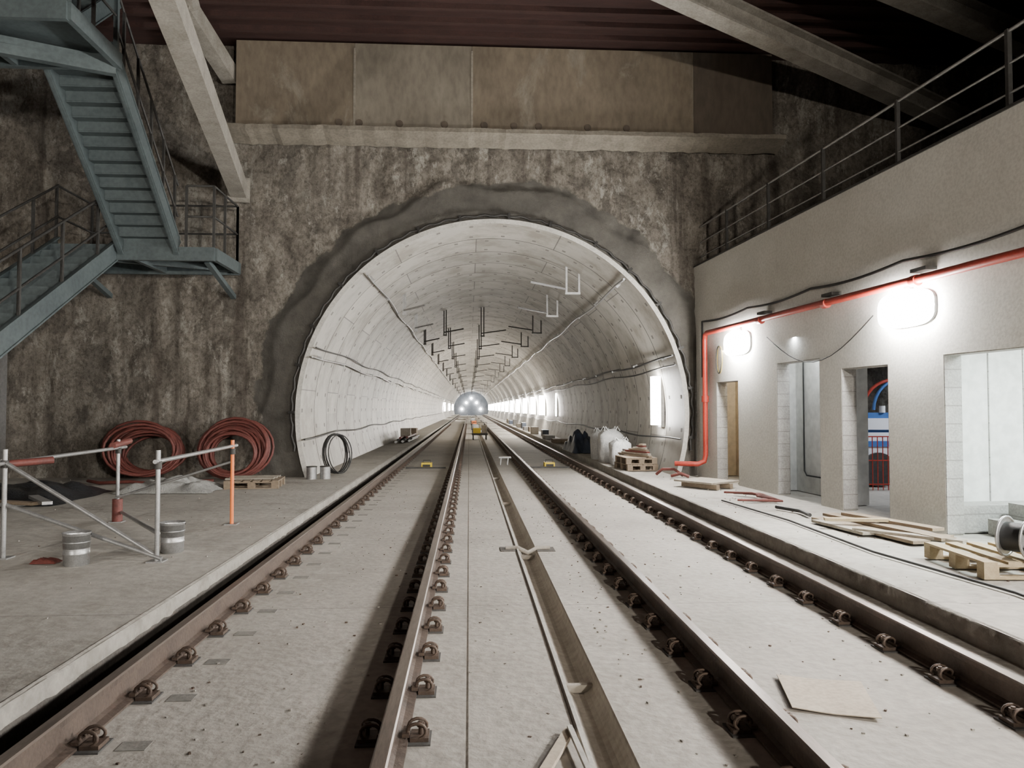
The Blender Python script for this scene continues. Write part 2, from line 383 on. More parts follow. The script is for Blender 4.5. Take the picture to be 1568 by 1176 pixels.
while y<170:
    yn=min(170,15.2+1.4*(k+1)); g=.022
    for ya,yb,rr,mt in ((y,yn-g,R,lining),(yn-g,yn,R+.015,pocketm)):
        vs=[(CX+rr*math.cos(ang(i)),yy,CZ+rr*math.sin(ang(i))) for i in range(NA+1) for yy in (ya,yb)]
        b.add(vs,[(i*2,i*2+2,i*2+3,i*2+1) for i in range(NA)],mt,True)
    if k<45:
        for q in range(24):
            a=math.radians(-15+10.2*q*1.0+(5 if k%2 else 0)); c,s=math.cos(a),math.sin(a)
            if a>math.radians(200): continue
            for yo in (.22,1.14):
                p=Vector((CX+c*(R-.002),15.2+1.4*k+yo,CZ+s*(R-.002)))
                b.beam(p-Vector((-s,0,c))*.04,p+Vector((-s,0,c))*.04,.10,.004,pocketm,up=(c,0,s))
    y=yn;k+=1
b.obj('tunnel_lining',TUN)
b=MB()
b.box((-4,170,-.5),(5,170.3,5.4),endm);b.obj('wall_tunnel_end')

b=MB()
def wp(deg,y,off=.06): 
    a=math.radians(deg);return (CX+(R-off)*math.cos(a),y,CZ+(R-off)*math.sin(a))
for deg,r in ((132,.022),(162,.022),(159,.015),(187,.02),(46,.025),(18,.022),(15,.018),(-8,.02)):
    pts=[];y=15.1
    while y<165:
        pts.append(wp(deg+.5*math.sin(y*.9),y,.07+.02*math.sin(y*2.2))); y+=1.0 if y<50 else 4
    b.tube(pts,r,steelm if deg in (132,46,162) else blackc,6)
y=15.9
while y<160:
    for deg in (132,162,46,18): 
        b.beam(wp(deg,y,0),wp(deg,y,.12),.05,.05,steelm,up=(0,1,0))
    y+=2.8 if y<60 else 8
b.obj('tunnel_cables',TUN)
def dropper(b,x,y,l,arm=.0,w=.28,mt=steelm):
    z=CZ+math.sqrt(R*R-(x-CX)**2)
    zb=z-l
    b.beam((x,y,z+.02),(x,y,zb),.045,.045,mt,up=(0,1,0))
    b.beam((x+w,y,CZ+math.sqrt(R*R-(x+w-CX)**2)+.02),(x+w,y,zb),.045,.045,mt,up=(0,1,0))
    b.beam((x-.03,y,zb+.02),(x+w+.03,y,zb+.02),.06,.05,mt)
    if arm: b.beam((x,y,zb+.12),(x+arm,y-.5,zb+.2),.04,.04,mt)
E=empty('overhead_line_supports',);E.parent=TUN
for i,y in enumerate((17.6,22,27,33,40,48,56,66,78,92,108,126,146)):
    b=MB();mt=steelm if i<2 else darksteel  # far frames coloured dark to read as silhouettes on the bright lining
    dropper(b,2.3,y,.65,-.9,.3,mt);dropper(b,-1.75,y+2.5,.55,.6,.05,mt)
    if i>1: dropper(b,.45,y+1,1.1,.9,.1,mt);dropper(b,-.9,y,.9,.7,.08,mt)
    b.obj('support_frame',E)

# ------------------------------------------------------------------ header + ledge + ceiling + walls
b=MB()
for xa,xb,mt in ((-4.63,-2.305,tan),(-2.298,.047,hgrey),(.053,4.597,tan),(4.603,6.25,hdark)):
    b.box((xa,15.0,6.9),(xb,15.3,8.7),mt)
b.box((-4.6,15.02,6.9),(6.2,15.28,8.7),hdark)
for x,zt in ((-2.3,8.6),(.05,8.6)): b.box((x-.02,14.985,7.0),(x+.02,15.0,zt),ledgem)
for x in (-2.2,-.5,.3,.9,1.4,-2.6,3.2,-1.4,2.4):
    b.cyl((x,14.99,7.08),(x,14.97,7.08),.07,hdark,12)
b.obj('header_beam')
b=MB()
n=90;vs=[];
for i in range(n+1):
    x=-4.75+11.2*i/n;j=.04*noise.noise(Vector((x*2,0,3)))+.03*noise.noise(Vector((x*6,0,3)))
    vs+=[(x,15.3,6.98),(x,14.8+j,6.95+j),(x,14.78+j,6.86+j*.6),(x,15.3,6.72+j)]
b.add(vs,[(i*4+k,i*4+k+1,i*4+k+5,i*4+k+4) for i in range(n) for k in range(3)]+[(0,3,2,1)],ledgem);b.obj('trim_3')
b=MB();b.box((-10.6,-9,8.76),(14,15.7,9.1),ceilm)
y=-8
while y<14.8:
    b.box((-10.5,y,8.66),(14,y+.1,8.76),ceilm);y+=.5
b.obj('ceiling')
b=MB();b.box((-10.8,-9,-.3),(-10.5,15.6,9),darkwall);b.obj('wall_left')
b=MB();b.box((14,-9,-.3),(14.3,15.6,9),darkwall);b.obj('wall_right')
b=MB();b.box((-10.8,-9.3,-.4),(14.3,-9,9),darkwall);b.obj('wall_front')
b=MB();b.box((-10.0,15.1,0),(-9.1,15.25,2.75),darksteel);b.box((-9.14,15.05,0),(-9.04,15.25,2.85),steelm);b.box((-10,15.05,2.75),(-9.04,15.25,2.85),steelm);b.obj('door_1')

b=MB()
p0=Vector((-4.62,15.25,5.75));p1=Vector((-3.62,9.07,6.27));d=p1-p0
b.beam(p0,p0+d*3.85,.30,.34,brownsteel)
dd=d.normalized();b.beam(p0,p0+dd*.06,.42,.5,brownsteel)
b.obj('bracing_strut')
b=MB();b.beam((-4.80,15.2,8.05),(-5.05,13.3,8.55),.28,.34,brownsteel);b.beam((-5.03,13.45,8.45),(-5.05,13.3,8.66),.4,.3,brownsteel);b.obj('bracing_strut')
def braced(p0,p1,w=.34,h=.42):
    b=MB();p0=Vector(p0);p1=Vector(p1)
    b.ibeam(p0,p1,w,h,.04,brownsteel)
    d=(p1-p0).normalized();b.beam(p1-d*.04,p1,w*1.4,h*1.3,brownsteel)
    b.obj('steel_brace')
braced((-1.2,9.4,8.45),(10.6,15.15,7.35)); braced((4.2,10.6,8.45),(13.8,14.3,7.75))

# ------------------------------------------------------------------ staircase
E=empty('steel_staircase')
def flight(x0,x1,yb,zb,yt,zt,n,rails=(True,True)):
    b=MB();dy=(yt-yb)/n;dz=(zt-zb)/n
    for i in range(n):
        ya=yb+dy*i;za=zb+dz*(i+1)
        b.box((x0,min(ya,ya+dy),za-.02),(x1,max(ya,ya+dy)+.02,za),bluem)
        b.box((x0,ya-.01,za-dz),(x1,ya+.01,za),bluem)
    b.obj('steps',E)
    b=MB()
    for x in (x0,x1):
        b.beam((x,yb,zb+.0),(x,yt,zt+.0),.05,.30,bluem)
        for sgn in (-1,1): b.beam((x,yb,zb+sgn*.17),(x,yt,zt+sgn*.17),.09,.025,bluem)
    b.obj('stringers',E)
    b=MB()
    for x,on in zip((x0,x1),rails):
        if not on: continue
        m=5
        for i in range(m):
            t=(i+.3)/m;y=yb+(yt-yb)*t;z=zb+(zt-zb)*t
            b.beam((x,y,z),(x,y,z+1.1),.04,.04,darksteel,up=(0,1,0))
        for h in (.55,1.1): b.tube([(x,yb,zb+h),(x,yt,zt+h)],.02,darksteel,6)
    b.obj('handrails',E)
ZL=4.22
flight(-6.1,-5.15,13.5,ZL,11.0,6.5,14)
flight(-7.25,-6.2,8.2,1.0,13.6,ZL,19)
flight(-7.25,-6.2,11.0,6.5,13.4,8.6,11,(False,True))
b=MB()
def landing(x0,x1,y0,y1,z):
    b.box((x0,y0,z-.02),(x1,y1,z),bluem)
    for y in (y0,y1): b.beam((x0,y,z-.12),(x1,y,z-.12),.08,.24,bluem)
    for x in (x0,x1,(x0+x1)/2): b.beam((x,y0,z-.12),(x,y1,z-.12),.08,.22,bluem)
    b.beam((x0,y0,z-.14),(x1,y1,z-.14),.07,.1,bluem)
landing(-7.3,-4.5,13.5,14.9,ZL);landing(-7.9,-5.05,9.6,11.0,6.5);landing(-7.3,-6.15,7.2,8.2,1.0)
for x in (-7.3,-6.15):
    for y in (7.2,8.2): b.beam((x,y,0),(x,y,1.0),.1,.1,bluem,up=(0,1,0))
for x in (-7.1,-4.7): b.beam((x,15.25,3.6),(x,13.7,ZL-.2),.09,.09,bluem)
for x in (-7.85,-5.1): b.beam((x,9.65,6.4),(x,9.65,8.66),.09,.09,bluem,up=(0,1,0)); b.beam((x,11.0,6.4),(x,11.0,8.66),.06,.06,bluem,up=(0,1,0))
b.beam((-7.85,9.6,6.2),(-5.1,11.0,6.25),.12,.14,bluem);b.beam((-10.5,10.4,5.9),(-7.85,10.4,6.3),.14,.2,bluem);b.beam((-10.5,9.7,6.6),(-7.85,9.7,6.35),.14,.2,bluem)
b.obj('landings',E)
b=MB()
def rail(pts,h=1.1):
    for p in pts: b.beam(p,(p[0],p[1],p[2]+h),.04,.04,darksteel,up=(0,1,0))
    for hh in (.55,h): b.tube([(p[0],p[1],p[2]+hh) for p in pts],.02,darksteel,6)
rail([(-5.0,13.5,ZL),(-4.52,13.5,ZL),(-4.52,14.1,ZL),(-4.52,14.85,ZL)]);rail([(-7.28,13.6,ZL),(-7.28,14.85,ZL),(-6,14.85,ZL),(-4.52,14.85,ZL)])
rail([(-5.1,11.0,6.5),(-5.08,10.3,6.5),(-5.08,9.62,6.5),(-6.5,9.62,6.5),(-7.88,9.62,6.5)])
b.obj('landing_handrail',E)

# ------------------------------------------------------------------ right building
L0=math.hypot(1,.07);SX,SY=.07/L0,-1/L0
def BW(s,n,z): return Vector((4.70+s*SX+n*(-SY),15.4+s*SY+n*SX,z))
ops=[(1.15,2.12,1.88),(3.59,4.88,2.1),(5.44,6.46,1.92),(7.44,9.25,1.97)]
b=MB();HT=4.32;s=-.1
for a,c,h in ops:
    b.box((s,0,-.02),(a,.2,HT),plaster,BW);b.box((a,0,h),(c,.2,HT),plaster,BW);s=c
b.box((s,0,-.02),(24,.2,HT),plaster,BW)
for a,c,h in ops:
    b.box((a-.002,.004,0),(a+.012,.205,h),blockm,BW);b.box((c-.012,.004,0),(c+.002,.205,h),blockm,BW);b.box((a,.01,h-.01),(c,.2,h+.001),blockm,BW)
b.box((0,.2,4.12),(24,8.8,4.3),darkwall,BW)
b.box((0,.2,2.6),(24,8.8,2.7),whitein,BW)
b.obj('wall_building')
b=MB();b.box((-.05,-.02,HT),(24,.22,HT+.025),darksteel,BW);b.obj('trim_4')
b=MB()
b.box((.3,.75,0),(2.9,.8,2.6),beigein,BW);b.box((2.9,.2,0),(3.0,.8,2.6),beigein,BW);b.box((.2,.2,0),(.3,.8,2.6),beigein,BW);b.obj('wall_store_room')
b=MB();b.box((3.05,.6,0),(4.98,.66,2.6),whitein,BW);b.box((3.0,.2,0),(3.06,.66,2.6),whitein,BW);b.box((4.95,.2,0),(5.0,.66,2.6),whitein,BW)
pts=[BW(s_,.58,z) for s_,z in ((3.35,2.3),(3.35,.35),(3.42,.28),(4.7,.28))];b.tube(pts,.012,blackc,6);b.obj('wall_niche')
b=MB();b.box((6.95,.2,0),(7.05,2.2,2.6),whitein,BW);b.box((7.0,2.0,0),(11,2.1,2.6),whitein,BW);b.box((11,.2,0),(11.1,2.2,2.6),whitein,BW)
for i in range(8): b.box((7.05+i*.5,1.985,0),(7.065+i*.5,2.0,2.6),blockm,BW)
for i in range(4): b.box((7.05,.4+i*.45,0),(7.06,.412+i*.45,2.6),blockm,BW)
b.box((7.05,.2,.0),(7.4,2.0,.30),blockm,BW)
b.obj('wall_plant_room')
b=MB();b.box((0,8.7,0),(24,8.8,4.2),darkwall,BW);b.obj('wall_building_rear')
for s0,n0 in ((5.95,.5),(7.5,.45)):
    b=MB()
    b.box((s0,n0,0),(s0+.55,n0+.9,.17),blockm,BW);b.box((s0,n0+.25,.17),(s0+.55,n0+.9,.34),blockm,BW);b.obj('concrete_steps')
b=MB()
b.box((6.9,12.9,.35),(10.5,14.4,.95),machw);b.box((6.9,12.88,.7),(10.5,12.9,.8),machb)
b.box((6.9,12.9,.95),(10.5,13.3,1.3),machb);b.box((7.0,12.86,1.0),(7.8,12.9,1.2),machw);b.box((8.1,12.86,1.0),(8.9,12.9,1.2),machw)
for x in (7.2,8.0,8.8,9.6): b.cyl((x,12.84,.3),(x,13.1,.3),.3,darksteel,20)
for x in (7.3,7.9,8.5,9.1): b.cyl((x,12.9,1.3),(x,12.9,1.42),.05,machw,10)
b.obj('service_vehicle')
b=MB()
for i,(xc,r) in enumerate(((7.4,.55),(7.65,.6),(8.2,.62),(8.45,.55))):
    b.tube([(xc+r*math.cos(t*math.pi/16),12.7+.03*i,1.35+r*.95*math.sin(t*math.pi/16)) for t in range(17)],.028,redp if i!=1 else machb,8)
b.obj('arched_hoses')
b=MB()
for i in range(30): b.beam((6.6+i*.09,12.3,0),(6.6+i*.09,12.3,.9),.012,.012,redp,up=(0,1,0))
for z in (.1,.5,.9): b.beam((6.6,12.3,z),(9.3,12.3,z),.02,.02,redp)
b.obj('mesh_barrier')

b=MB()
def yw(y): return (15.4-y)*L0
for y in (5.4,7.1,8.84,10.54,12.25,13.95): 
    s_=yw(y);b.beam(BW(s_,.1,HT),BW(s_,.1,HT+.85),.045,.045,darksteel,up=(0,1,0));b.beam(BW(s_,.1,HT),BW(s_,.1,HT+.03),.14,.14,darksteel,up=(0,1,0))
for h,r in ((.83,.02),(.5,.014),(.2,.014)): b.tube([BW(.15,.1,HT+h),BW(21,.1,HT+h)],r,steelm,6)
b.obj('guard_railing')

b=MB()
pts=[BW(22,-.09,2.83)]
pts+=[BW(yw(14.62)+.12,-.09,2.86),BW(yw(14.62)+.03,-.09,2.83),BW(yw(14.62),-.09,2.72),BW(yw(14.62),-.09,.45),BW(yw(14.62),-.12,.33),BW(yw(14.62),-.25,.28),BW(yw(14.62)-.2,-.65,.28)]
b.tube(pts,.05,redp,12)
b.cyl(BW(yw(14.62),-.09,1.5),BW(yw(14.62),-.09,1.62),.07,redp,12)
for y in (12.2,10.2,8.3,6.0,4,2): b.cyl(BW(yw(y)-.05,-.09,2.84),BW(yw(y)+.05,-.09,2.84),.066,redp,12);b.box((yw(y)-.02,-.14,2.93),(yw(y)+.25,0,2.97),darksteel,BW)
b.obj('fire_main_pipe')
b=MB();pts=[];y=14.9
while y>-5:
    pts.append(BW(yw(y),-.03,3.13-.05*abs(math.sin((14.9-y)*math.pi/2.1))));y-=.21
b.tube([BW(yw(14.9),-.03,2.0),BW(yw(14.9),-.03,3.0)]+pts,.02,blackc,6)
pts=[BW(yw(9.2)-(t/12)*2.9,-.03,2.55-.5*math.sin(t/12*math.pi)+.0) for t in range(13)]
b.tube(pts,.007,blackc,6)
for k in range(3): b.tube([BW(yw(14.0)+.12*math.cos(t)+.01*k,-.05-.01*k,2.3+.26*math.sin(t)) for t in [j*math.pi/10 for j in range(20)]],.01,yellowm if k==0 else blackc,6,closed=True)
b.obj('service_cable')
def lamp(y,p,hw=.45,hh=.21):
    s0=yw(y);b=MB();zc=2.54;n=28
    def rr(a,e=.6): 
        c_,s_=math.cos(a),math.sin(a);return math.copysign(abs(c_)**e,c_),math.copysign(abs(s_)**e,s_)
    def ring(k,nn): return [BW(s0+hw*k*rr(2*math.pi*i/n)[0],nn,zc+hh*k*rr(2*math.pi*i/n)[1]) for i in range(n)]
    A=ring(1.0,-.005)+ring(1.0,-.04);b.add(A,[(i,(i+1)%n,n+(i+1)%n,n+i) for i in range(n)],steelm);b.add(ring(1.0,-.04),[tuple(range(n))],steelm)
    A=ring(1,-.04)+ring(1,-.13)+ring(.8,-.17);b.add(A,[(i,(i+1)%n,n+(i+1)%n,n+i) for i in range(n)]+[(n+i,n+(i+1)%n,2*n+(i+1)%n,2*n+i) for i in range(n)],glow,True);b.add(ring(.8,-.17),[tuple(range(n))],glow)
    b.box((s0-.05,-.06,zc+hh),(s0+.05,-.01,zc+hh+.06),steelm,BW)
    o=b.obj('led_fixture')
    area('lamp_light',BW(s0,-.24,zc),(-1,0,-.2),hw*1.6,hh*1.6,p,parent=o)
for y,p in ((13.15,40),(8.5,50),(3.9,50),(-.7,50)): lamp(y,p)
def tlamp(y,mt,col,p,wd=.12,side=1,z0=1.0):
    b=MB()
    xx=CX+side*math.sqrt(R*R-.4**2)
    b.box((min(xx,xx-side*.08),y-wd-.02,.95),(max(xx,xx-side*.08),y+wd+.02,2.15),steelm)
    xa,xb=sorted((xx-side*(.08+wd*1.3),xx-side*.08))
    b.box((xa,y-wd,z0),(xb,y+wd,2.1),mt)
    o=b.obj('tunnel_lamp',TUN);area('lamp_light',(xx-side*(.12+wd*1.4),y,1.55),(-side,-.0,.2),.2,1.1,p,col,o)
tlamp(16.9,glowt,(1,.97,.92),130,.13)
tlamp(37,glowfar,(1,.80,.55),40,.04)
for i,y in enumerate((43,49,56,64,73,83,93,104,116,129,143,156)):
    tlamp(y,glowfar,(1,.90,.76),105,.22)
for y in (98,122,148): tlamp(y,glowfar,(1,.93,.82),80,.18,-1)
b=MB()
for x,z in ((-1.6,1.2),(2.6,1.2),(.5,3.6),(-.6,2.6),(1.7,2.6)): b.cyl((x,169.9,z),(x,169.7,z),.22,glowfar,16)
b.obj('station_lamps')
area('station_light',(.5,166,4.3),(0,.8,-1),2,.5,250,(.75,.87,1),bpy.data.objects['station_lamps'])
def rlamp(s_,n_,z,mt,p,col):
    b=MB();b.box((s_-.5,n_-.06,z),(s_+.5,n_+.06,z+.08),mt,BW);o=b.obj('ceiling_lamp');area('lamp_light',BW(s_,n_,z-.03),(0,0,-1),1.0,.1,p,col,o)
rlamp(4.2,.4,2.5,glowroom,40,(.9,.96,1));rlamp(9,1.1,2.5,glowroom,300,(.88,1,.98));rlamp(1.5,.45,2.5,glowroom,26,(1,.85,.6));rlamp(4.0,3.6,2.5,glowroom,100,(.85,.9,1))
def flood(loc,tgt,p,col,ang=75,size=.5):
    b=MB();l=Vector(loc);d=(Vector(tgt)-l).normalized()
    b.beam(l-d*.12,l-d*.02,size,size*.7,darksteel);b.beam((l.x,l.y,0),(l.x,l.y,l.z-.2),.05,.05,yellowm,up=(0,1,0))
    for a in (0,2.1,4.2): b.beam((l.x,l.y,.6),(l.x+.5*math.cos(a),l.y+.5*math.sin(a),.02),.03,.03,yellowm)
    o=b.obj('floodlight');spot('flood_light',l+d*.05,d,ang,p,col,o)
flood((-5.5,-3,3.2),(-7,15,4.6),1900,(1,.94,.85),80)
flood((3.9,-4,3.2),(-.8,15,5.0),3600,(1,.93,.82),68)

# ------------------------------------------------------------------ site objects (left)
b=MB()
P=[(-4.27,7.2),(-2.8,6.97),(-4.25,9.4),(-2.81,9.14)]
for i,(x,y) in enumerate(P):
    mt=(steelm,steelm,steelm,orangem)[i];b.tube([(x,y,0),(x,y,1.0)],.022,mt,8)
    b.box((x-.07,y-.07,0),(x+.07,y+.07,.012),steelm)
    b.cyl((x,y,.83),(x,y,.9),.035,darksteel,8)
b.cyl((-4.25,9.4,.0),(-4.25,9.4,.28),.06,redh,10)
def tb(a,c,mt=steelm,r=.02): b.tube([a,c],r,mt,8)
tb((-4.27,7.1,.87),(-4.25,9.6,.9));tb((-2.8,6.9,.9),(-2.81,9.3,.93));tb((-4.3,7.2,.9),(-2.8,6.97,.05));tb((-4.3,7.22,.5),(-2.75,6.95,.03));tb((-4.2,9.4,.12),(-2.8,6.99,.25));tb((-4.25,9.35,.3),(-2.8,9.15,.75),steelm,.015)
tb((-4.3,7.2,.86),(-4.0,7.5,.88),redh,.035);tb((-4.25,9.25,.93),(-4.25,9.7,.97),redh,.04)
b.obj('tube_barrier')
for x,y in ((-3.45,6.87),(-2.84,7.43)):
    b=MB();n=24
    prof=[(.095,0),(.102,.005),(.105,.10),(.109,.105),(.105,.11),(.108,.2),(.112,.205),(.108,.21),(.113,.28),(.119,.287),(.113,.287),(.10,.02),(0,.02)]
    vs=[(x+r*math.cos(2*math.pi*i/n),y+r*math.sin(2*math.pi*i/n),z) for i in range(n) for r,z in prof];m=len(prof)
    b.add(vs,[(i*m+k,((i+1)%n)*m+k,((i+1)%n)*m+k+1,i*m+k+1) for i in range(n) for k in range(m-1)],steelm,True)
    b.tube([(x-.115+.23*t/10,y+.02,.27-.10*math.sin(t*math.pi/10)) for t in range(11)],.004,darksteel,6)
    b.obj('metal_bucket')
def coil(name,c,rx,rz,mt,r,turns,lean=.2,yaw=0,spread=.12,var=.14):
    b=MB();c=Vector(c);pts=[]
    for k in range(turns*24):
        t=k*2*math.pi/24;q=k/24
        a=1-var*.6+var*1.5*noise.noise(Vector((q*1.3,0,c.x)))
        x=rx*a*math.cos(t)+.05*noise.noise(Vector((q*2,8,c.x)));z=rz*a*math.sin(t)-(1-a)*rz*.5;y=spread*noise.noise(Vector((q*.9,3,c.x)))+lean*z
        p=Vector((x*math.cos(yaw)-y*math.sin(yaw),x*math.sin(yaw)+y*math.cos(yaw),z));pts.append(c+p)
    b.tube(pts,r,mt,7);b.obj(name)
coil('red_hose_coil',(-6.15,14.8,.60),.72,.52,redh,.026,28,.2,0,.5,.3)
coil('red_hose_coil',(-4.5,14.75,.60),.62,.54,redh,.026,26,.2,0,.4,.24)
coil('black_cable_coil',(-2.72,15.75,.45),.36,.42,blackc,.012,7,.1,1.0,.16,.06)
b=MB();b.tube([(-7.0,14.3,.04),(-6.6,13.9,.04),(-6.1,14.0,.05),(-5.6,13.7,.04),(-5.1,14.1,.04),(-4.7,14.2,.04)],.03,redh,8);b.obj('loose_red_hose')
for x,y in ((-3.05,14.85),(-2.8,14.9)):
    b=MB();b.cyl((x,y,0),(x,y,.24),.1,steelm,16);b.cyl((x,y,.235),(x,y,.25),.106,darksteel,16);b.obj('paint_tin')
def sheet(name,cx,cy,w,d,h,mt,z0=0,seed=0,nx=26,ny=18):
    b=MB();vs=[]
    for i in range(nx+1):
        for j in range(ny+1):
            u=i/nx*2-1;v=j/ny*2-1
            e=max(0,1-max(abs(u),abs(v))**3)
            z=z0+.008+h*e*(.5+.9*abs(noise.noise(Vector((u*2.2+seed,v*2.2,seed)))))+.02*e*noise.noise(Vector((u*8,v*8,seed)))
            vs.append((cx+w/2*u*(1+.12*noise.noise(Vector((v*2,seed,0)))),cy+d/2*v*(1+.15*noise.noise(Vector((u*2,seed,7)))),max(z,z0+.006)))
    b.add(vs,[(i*(ny+1)+j,(i+1)*(ny+1)+j,(i+1)*(ny+1)+j+1,i*(ny+1)+j+1) for i in range(nx) for j in range(ny)],mt,True);return b.obj(name)
sheet('black_plastic_sheet',-7.0,11.9,2.3,1.9,.3,blackp,0,3)
sheet('grey_plastic_sheet',-4.95,12.9,1.5,1.0,.24,greyp,0,5)
b=MB()
for i in range(4): b.beam((-7.6+i*.5,10.2+i*.25,.05+.03*i),(-6.2+i*.25,10.7-i*.2,.06+.03*i),.12,.04,steelm if i%2 else wood)
b.obj('scrap_lengths')
def pallet(name,x,y,w,d,rot=0,z=0,mt=palw):
    b=MB();T=Matrix.Translation((x,y,z))@Matrix.Rotation(rot,4,'Z')
    for i in range(3):
        yy=-d/2+(d-.1)*i/2
        b.box((-w/2,yy,0),(w/2,yy+.1,.02),mt,T)
        b.box((-w/2,yy,.10),(w/2,yy+.1,.12),mt,T)
        for k in range(3): xx=-w/2+(w-.12)*k/2;b.box((xx,yy,.02),(xx+.12,yy+.1,.10),mt,T)
    n=6
    for i in range(n): xx=-w/2+(w-.11)*i/(n-1);b.box((xx,-d/2,.12),(xx+.11,d/2,.14),mt,T)
    return b.obj(name)
pallet('wooden_pallet',-3.75,13.5,.9,.8,.1,0,wood)
b=MB()
for i in range(3): b.beam((-4.2,13.3+i*.22,.155),(-3.4,13.4+i*.22,.155),.12,.025,board)
b.obj('plank_offcuts')
sheet('rag',-3.75,6.95,.22,.14,.06,redh,0,9,8,8)
# ------------------------------------------------------------------ site objects (right)
pallet('wooden_pallet',4.72,6.28,1.08,.92,-.08)
b=MB();c=Vector((4.52,5.98,.142+.172));ax=Vector((.45,-.85,0)).normalized();
u_=Vector((0,0,1));v_=ax.cross(u_)
for o in (-.09,.09):
    p=c+ax*o
    b.tube([p+(u_*math.cos(t)+v_*math.sin(t))*.16 for t in [k*math.pi/14 for k in range(28)]],.012,steelm,6,closed=True)
    b.cyl(p-ax*.004,p+ax*.004,.15,steelm,28)
    for k in range(6): a=k*math.pi/3;b.beam(p+ax*(.01 if o>0 else -.01)+(u_*math.cos(a)+v_*math.sin(a))*.03,p+ax*(.01 if o>0 else -.01)+(u_*math.cos(a)+v_*math.sin(a))*.14,.03,.012,darksteel,up=tuple(ax))
    b.cyl(p-ax*.012,p+ax*.012,.035,darksteel,14)
b.cyl(c-ax*.085,c+ax*.085,.12,blackc,24);b.obj('cable_reel')
b=MB()
for (xa,ya,xb,yb,z,w,mt) in ((4.32,9.1,4.55,7.35,.02,.2,wood),(4.5,9.2,4.8,7.3,.055,.18,wood),(4.2,8.9,4.3,7.9,.02,.14,board),(4.62,9.0,4.95,7.7,.09,.16,wood),(4.25,8.1,4.9,7.2,.05,.12,board),(4.35,8.6,5.0,7.6,.02,.22,wood),(4.1,8.5,4.75,8.3,.10,.1,palw)):
    b.beam((xa,ya,z),(xb,yb,z+.01),w,.032,mt)
b.obj('timber_planks')
b=MB();b.tube([(4.2,10.1,.03),(4.35,9.7,.03),(4.3,9.3,.03)],.025,blackc,8);b.tube([(3.75,11,.012),(3.9,9,.012),(3.85,7,.012),(4.05,5.4,.012),(3.95,3,.012)],.012,blackc,6);b.obj('floor_cable')
b=MB();b.beam((3.95,13.4,.10),(4.4,12.7,.10),.75,.03,board);b.beam((4.0,13.5,.04),(4.5,12.7,.04),.08,.08,wood);b.beam((3.8,13.2,.04),(4.2,12.5,.04),.08,.08,wood);b.obj('board_stack')
b=MB()
for i in range(5):
    b.tube([(4.1+.12*i,11.9-.1*i,.03),(4.4+.1*math.sin(i),11.5-.1*i,.06),(4.55,11.2-.12*i,.03),(4.35-.1*i,10.9,.03)],.018,redh,6)
b.obj('hose_tangle')
b=MB();q=[(1.85,4.47),(2.29,4.32),(2.13,3.81),(1.73,3.98)]
vs=[];nx=8
for i in range(nx+1):
    for j in range(nx+1):
        u,v=i/nx,j/nx
        x=(q[0][0]*(1-u)+q[1][0]*u)*(1-v)+(q[3][0]*(1-u)+q[2][0]*u)*v
        y=(q[0][1]*(1-u)+q[1][1]*u)*(1-v)+(q[3][1]*(1-u)+q[2][1]*u)*v
        vs.append((x,y,ZS+.008+.02*abs(u-.45)))
b.add(vs,[(i*(nx+1)+j,(i+1)*(nx+1)+j,(i+1)*(nx+1)+j+1,i*(nx+1)+j+1) for i in range(nx) for j in range(nx)],cardm)
o=b.obj('cardboard_sheet');sm=o.modifiers.new('t','SOLIDIFY');sm.thickness=.005
def bag(name,x,y,w,h,mt,seed):
    b=MB();n=20;m=12;vs=[]
    for i in range(m+1):
        t=i/m
        for k in range(n):
            a=2*math.pi*k/n;c,s=math.cos(a),math.sin(a);e=.55
            rx=w/2*math.copysign(abs(c)**e,c);ry=w/2*math.copysign(abs(s)**e,s)
            f=(.92+.12*math.sin(t*math.pi))*(1 if t<.85 else 1-(t-.85)*3.6)
            f*=1+.10*noise.noise(Vector((c*2+seed,s*2,t*3)))
            vs.append((x+rx*f,y+ry*f,h*t+(.05*noise.noise(Vector((c*2,s*2,seed))) if i>0 else 0)))
    b.add(vs,[(i*n+k,i*n+(k+1)%n,(i+1)*n+(k+1)%n,(i+1)*n+k) for i in range(m) for k in range(n)]+[tuple(m*n+k for k in range(n))],mt,True)
    for sx in (-1,1):
        for sy in (-1,1): b.tube([(x+sx*w*.33,y+sy*w*.33,h*.95),(x+sx*w*.25,y+sy*w*.25,h*1.08),(x+sx*w*.12,y+sy*w*.33,h*.92)],.015,mt,6)
    return b.obj(name)
bag('bulk_bag',3.66,19.3,.62,.84,bagm,1);bag('bulk_bag',3.72,18.35,.5,.62,bagm,4);bag('bulk_bag',3.62,20.3,.6,.78,bagm,7)
sheet('blue_tarpaulin',3.6,24,.9,2.6,.7,tarp,0,2)
pallet('wooden_pallet',3.78,16.9,.7,1.0,.1,0,wood);pallet('wooden_pallet',3.78,16.9,.7,1.0,.05,.145,wood)
b=MB()
for i in range(7): b.beam((3.55+.05*i,17.6-.15*i,.32+.04*i),(4.0,16.4+.1*i,.31+.04*i),.09,.035,(wood,board,redh)[i%3])
for i in range(6): b.box((3.5+.08*i,17.5,.0),(3.56+.08*i,17.8,.25+.08*(i%3)),blockm)
b.obj('salvaged_timber')
b=MB();b.tube([(4.25,14.75,.04),(4.1,14.85,.16),(3.9,15.0,.15),(3.8,15.1,.04)],.03,redh,8);b.tube([(4.3,14.5,.04),(4.15,14.55,.1),(4.0,14.7,.04)],.03,redh,8);b.obj('valve_hose')
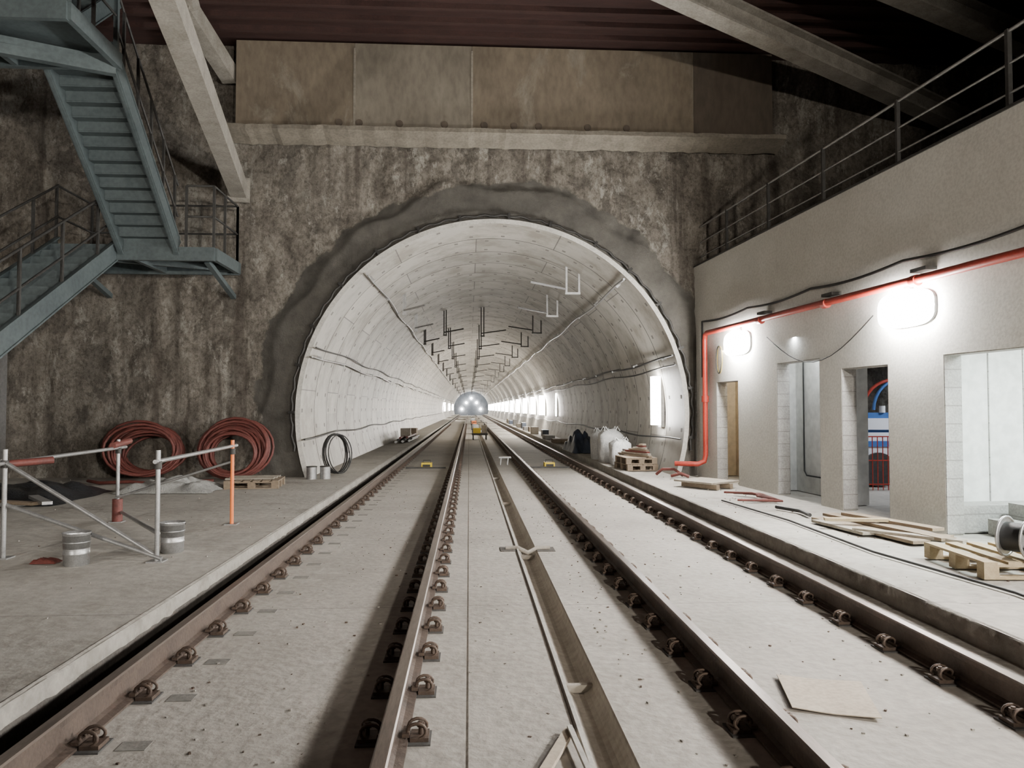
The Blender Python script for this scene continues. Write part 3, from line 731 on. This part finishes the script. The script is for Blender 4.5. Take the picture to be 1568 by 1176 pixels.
for x in (-1.14,2.2):
    b=MB();b.box((x-.14,20.4,ZS),(x+.14,20.75,ZS+.14),yellowm);b.box((x-.1,20.38,ZS+.04),(x+.1,20.4,ZS+.1),darksteel);b.beam((x-.55,20.3,ZS+.02),(x+.52,20.3,ZS+.02),.05,.04,darksteel);b.tube([(x-.1,20.6,ZS+.13),(x-.1,20.6,ZS+.2),(x+.1,20.6,ZS+.2),(x+.1,20.6,ZS+.13)],.01,darksteel,6);b.obj('track_sensor_box')
b=MB()
for k in range(8): b.tube([(-2.8+.07*k,29+.2*k,.08+.07*(k%3)),(-2.75+.07*k,34,.08+.07*(k%3))],.05,(steelm,darksteel,redh)[k%3],8)
b.box((-2.8,31,.2),(-2.4,31.5,.55),board);b.box((-2.8,34.5,0),(-2.4,35.6,.45),wood);b.obj('pipe_stack')
b=MB();
for x in (.9,1.1): 
    for y in (21.4,21.6): b.beam((x,y,ZS),(x+.02,y,ZS+.2),.02,.02,steelm,up=(0,1,0))
b.box((.85,21.35,ZS+.2),(1.2,21.65,ZS+.23),steelm);b.obj('metal_trestle')
for y,cm in ((38,yellowm),(47,bagm),(60,orangem),(76,machw)):
    b=MB();z=ZS
    b.box((.15,y,z+.25),(.95,y+1.4,z+.35),darksteel)
    for x in (.22,.88):
        for q in (.25,1.15): b.cyl((x-.03,y+q,z+.13),(x+.03,y+q,z+.13),.12,darksteel,14)
    b.box((.2,y+.1,z+.35),(.6,y+1.2,z+.6),cm);b.box((.65,y+.2,z+.35),(.9,y+.8,z+.75),board)
    b.tube([(.2,y,z+.35),(.2,y-.25,z+.9),(.9,y-.25,z+.9),(.9,y,z+.35)],.018,steelm,6);b.obj('work_trolley')
b=MB()
for i in range(14):
    y=26+i*3.5;b.box((3.3+random.random()*.5,y,0),(3.7+random.random()*.3,y+.5+random.random(),.1+random.random()*.4),(board,wood,blockm,tarp)[i%4])
b.obj('stored_materials')
b=MB()
for i in range(900):
    x=random.choice([random.uniform(-9,-2.3),random.uniform(-1.6,-.6),random.uniform(0,.5),random.uniform(.85,1.25),random.uniform(1.7,2.75),random.uniform(3.5,4.6)]);y=random.uniform(2,15)
    z=0 if x<LK or x>RK else ZS
    r=random.uniform(.003,.010);a=random.random()*3
    b.beam((x,y,z+r*.5),(x+r*2*math.cos(a),y+r*2*math.sin(a),z+r*.5),r*1.3,r,kerbm if i%4 else clipm)
b.obj('gravel_debris',FL)

w=bpy.data.worlds.new('World');S.world=w;w.use_nodes=True
w.node_tree.nodes['Background'].inputs[0].default_value=(.9,.92,1,1);w.node_tree.nodes['Background'].inputs[1].default_value=.03
c=bpy.data.cameras.new('camera');o=bpy.data.objects.new('camera',c);COL.objects.link(o);S.camera=o
c.sensor_fit='HORIZONTAL';c.sensor_width=36;c.lens=26.4;c.clip_end=500;c.clip_start=.05
o.location=(0,0,1.38);o.rotation_euler=(math.radians(91.84),0,math.radians(-3.28))
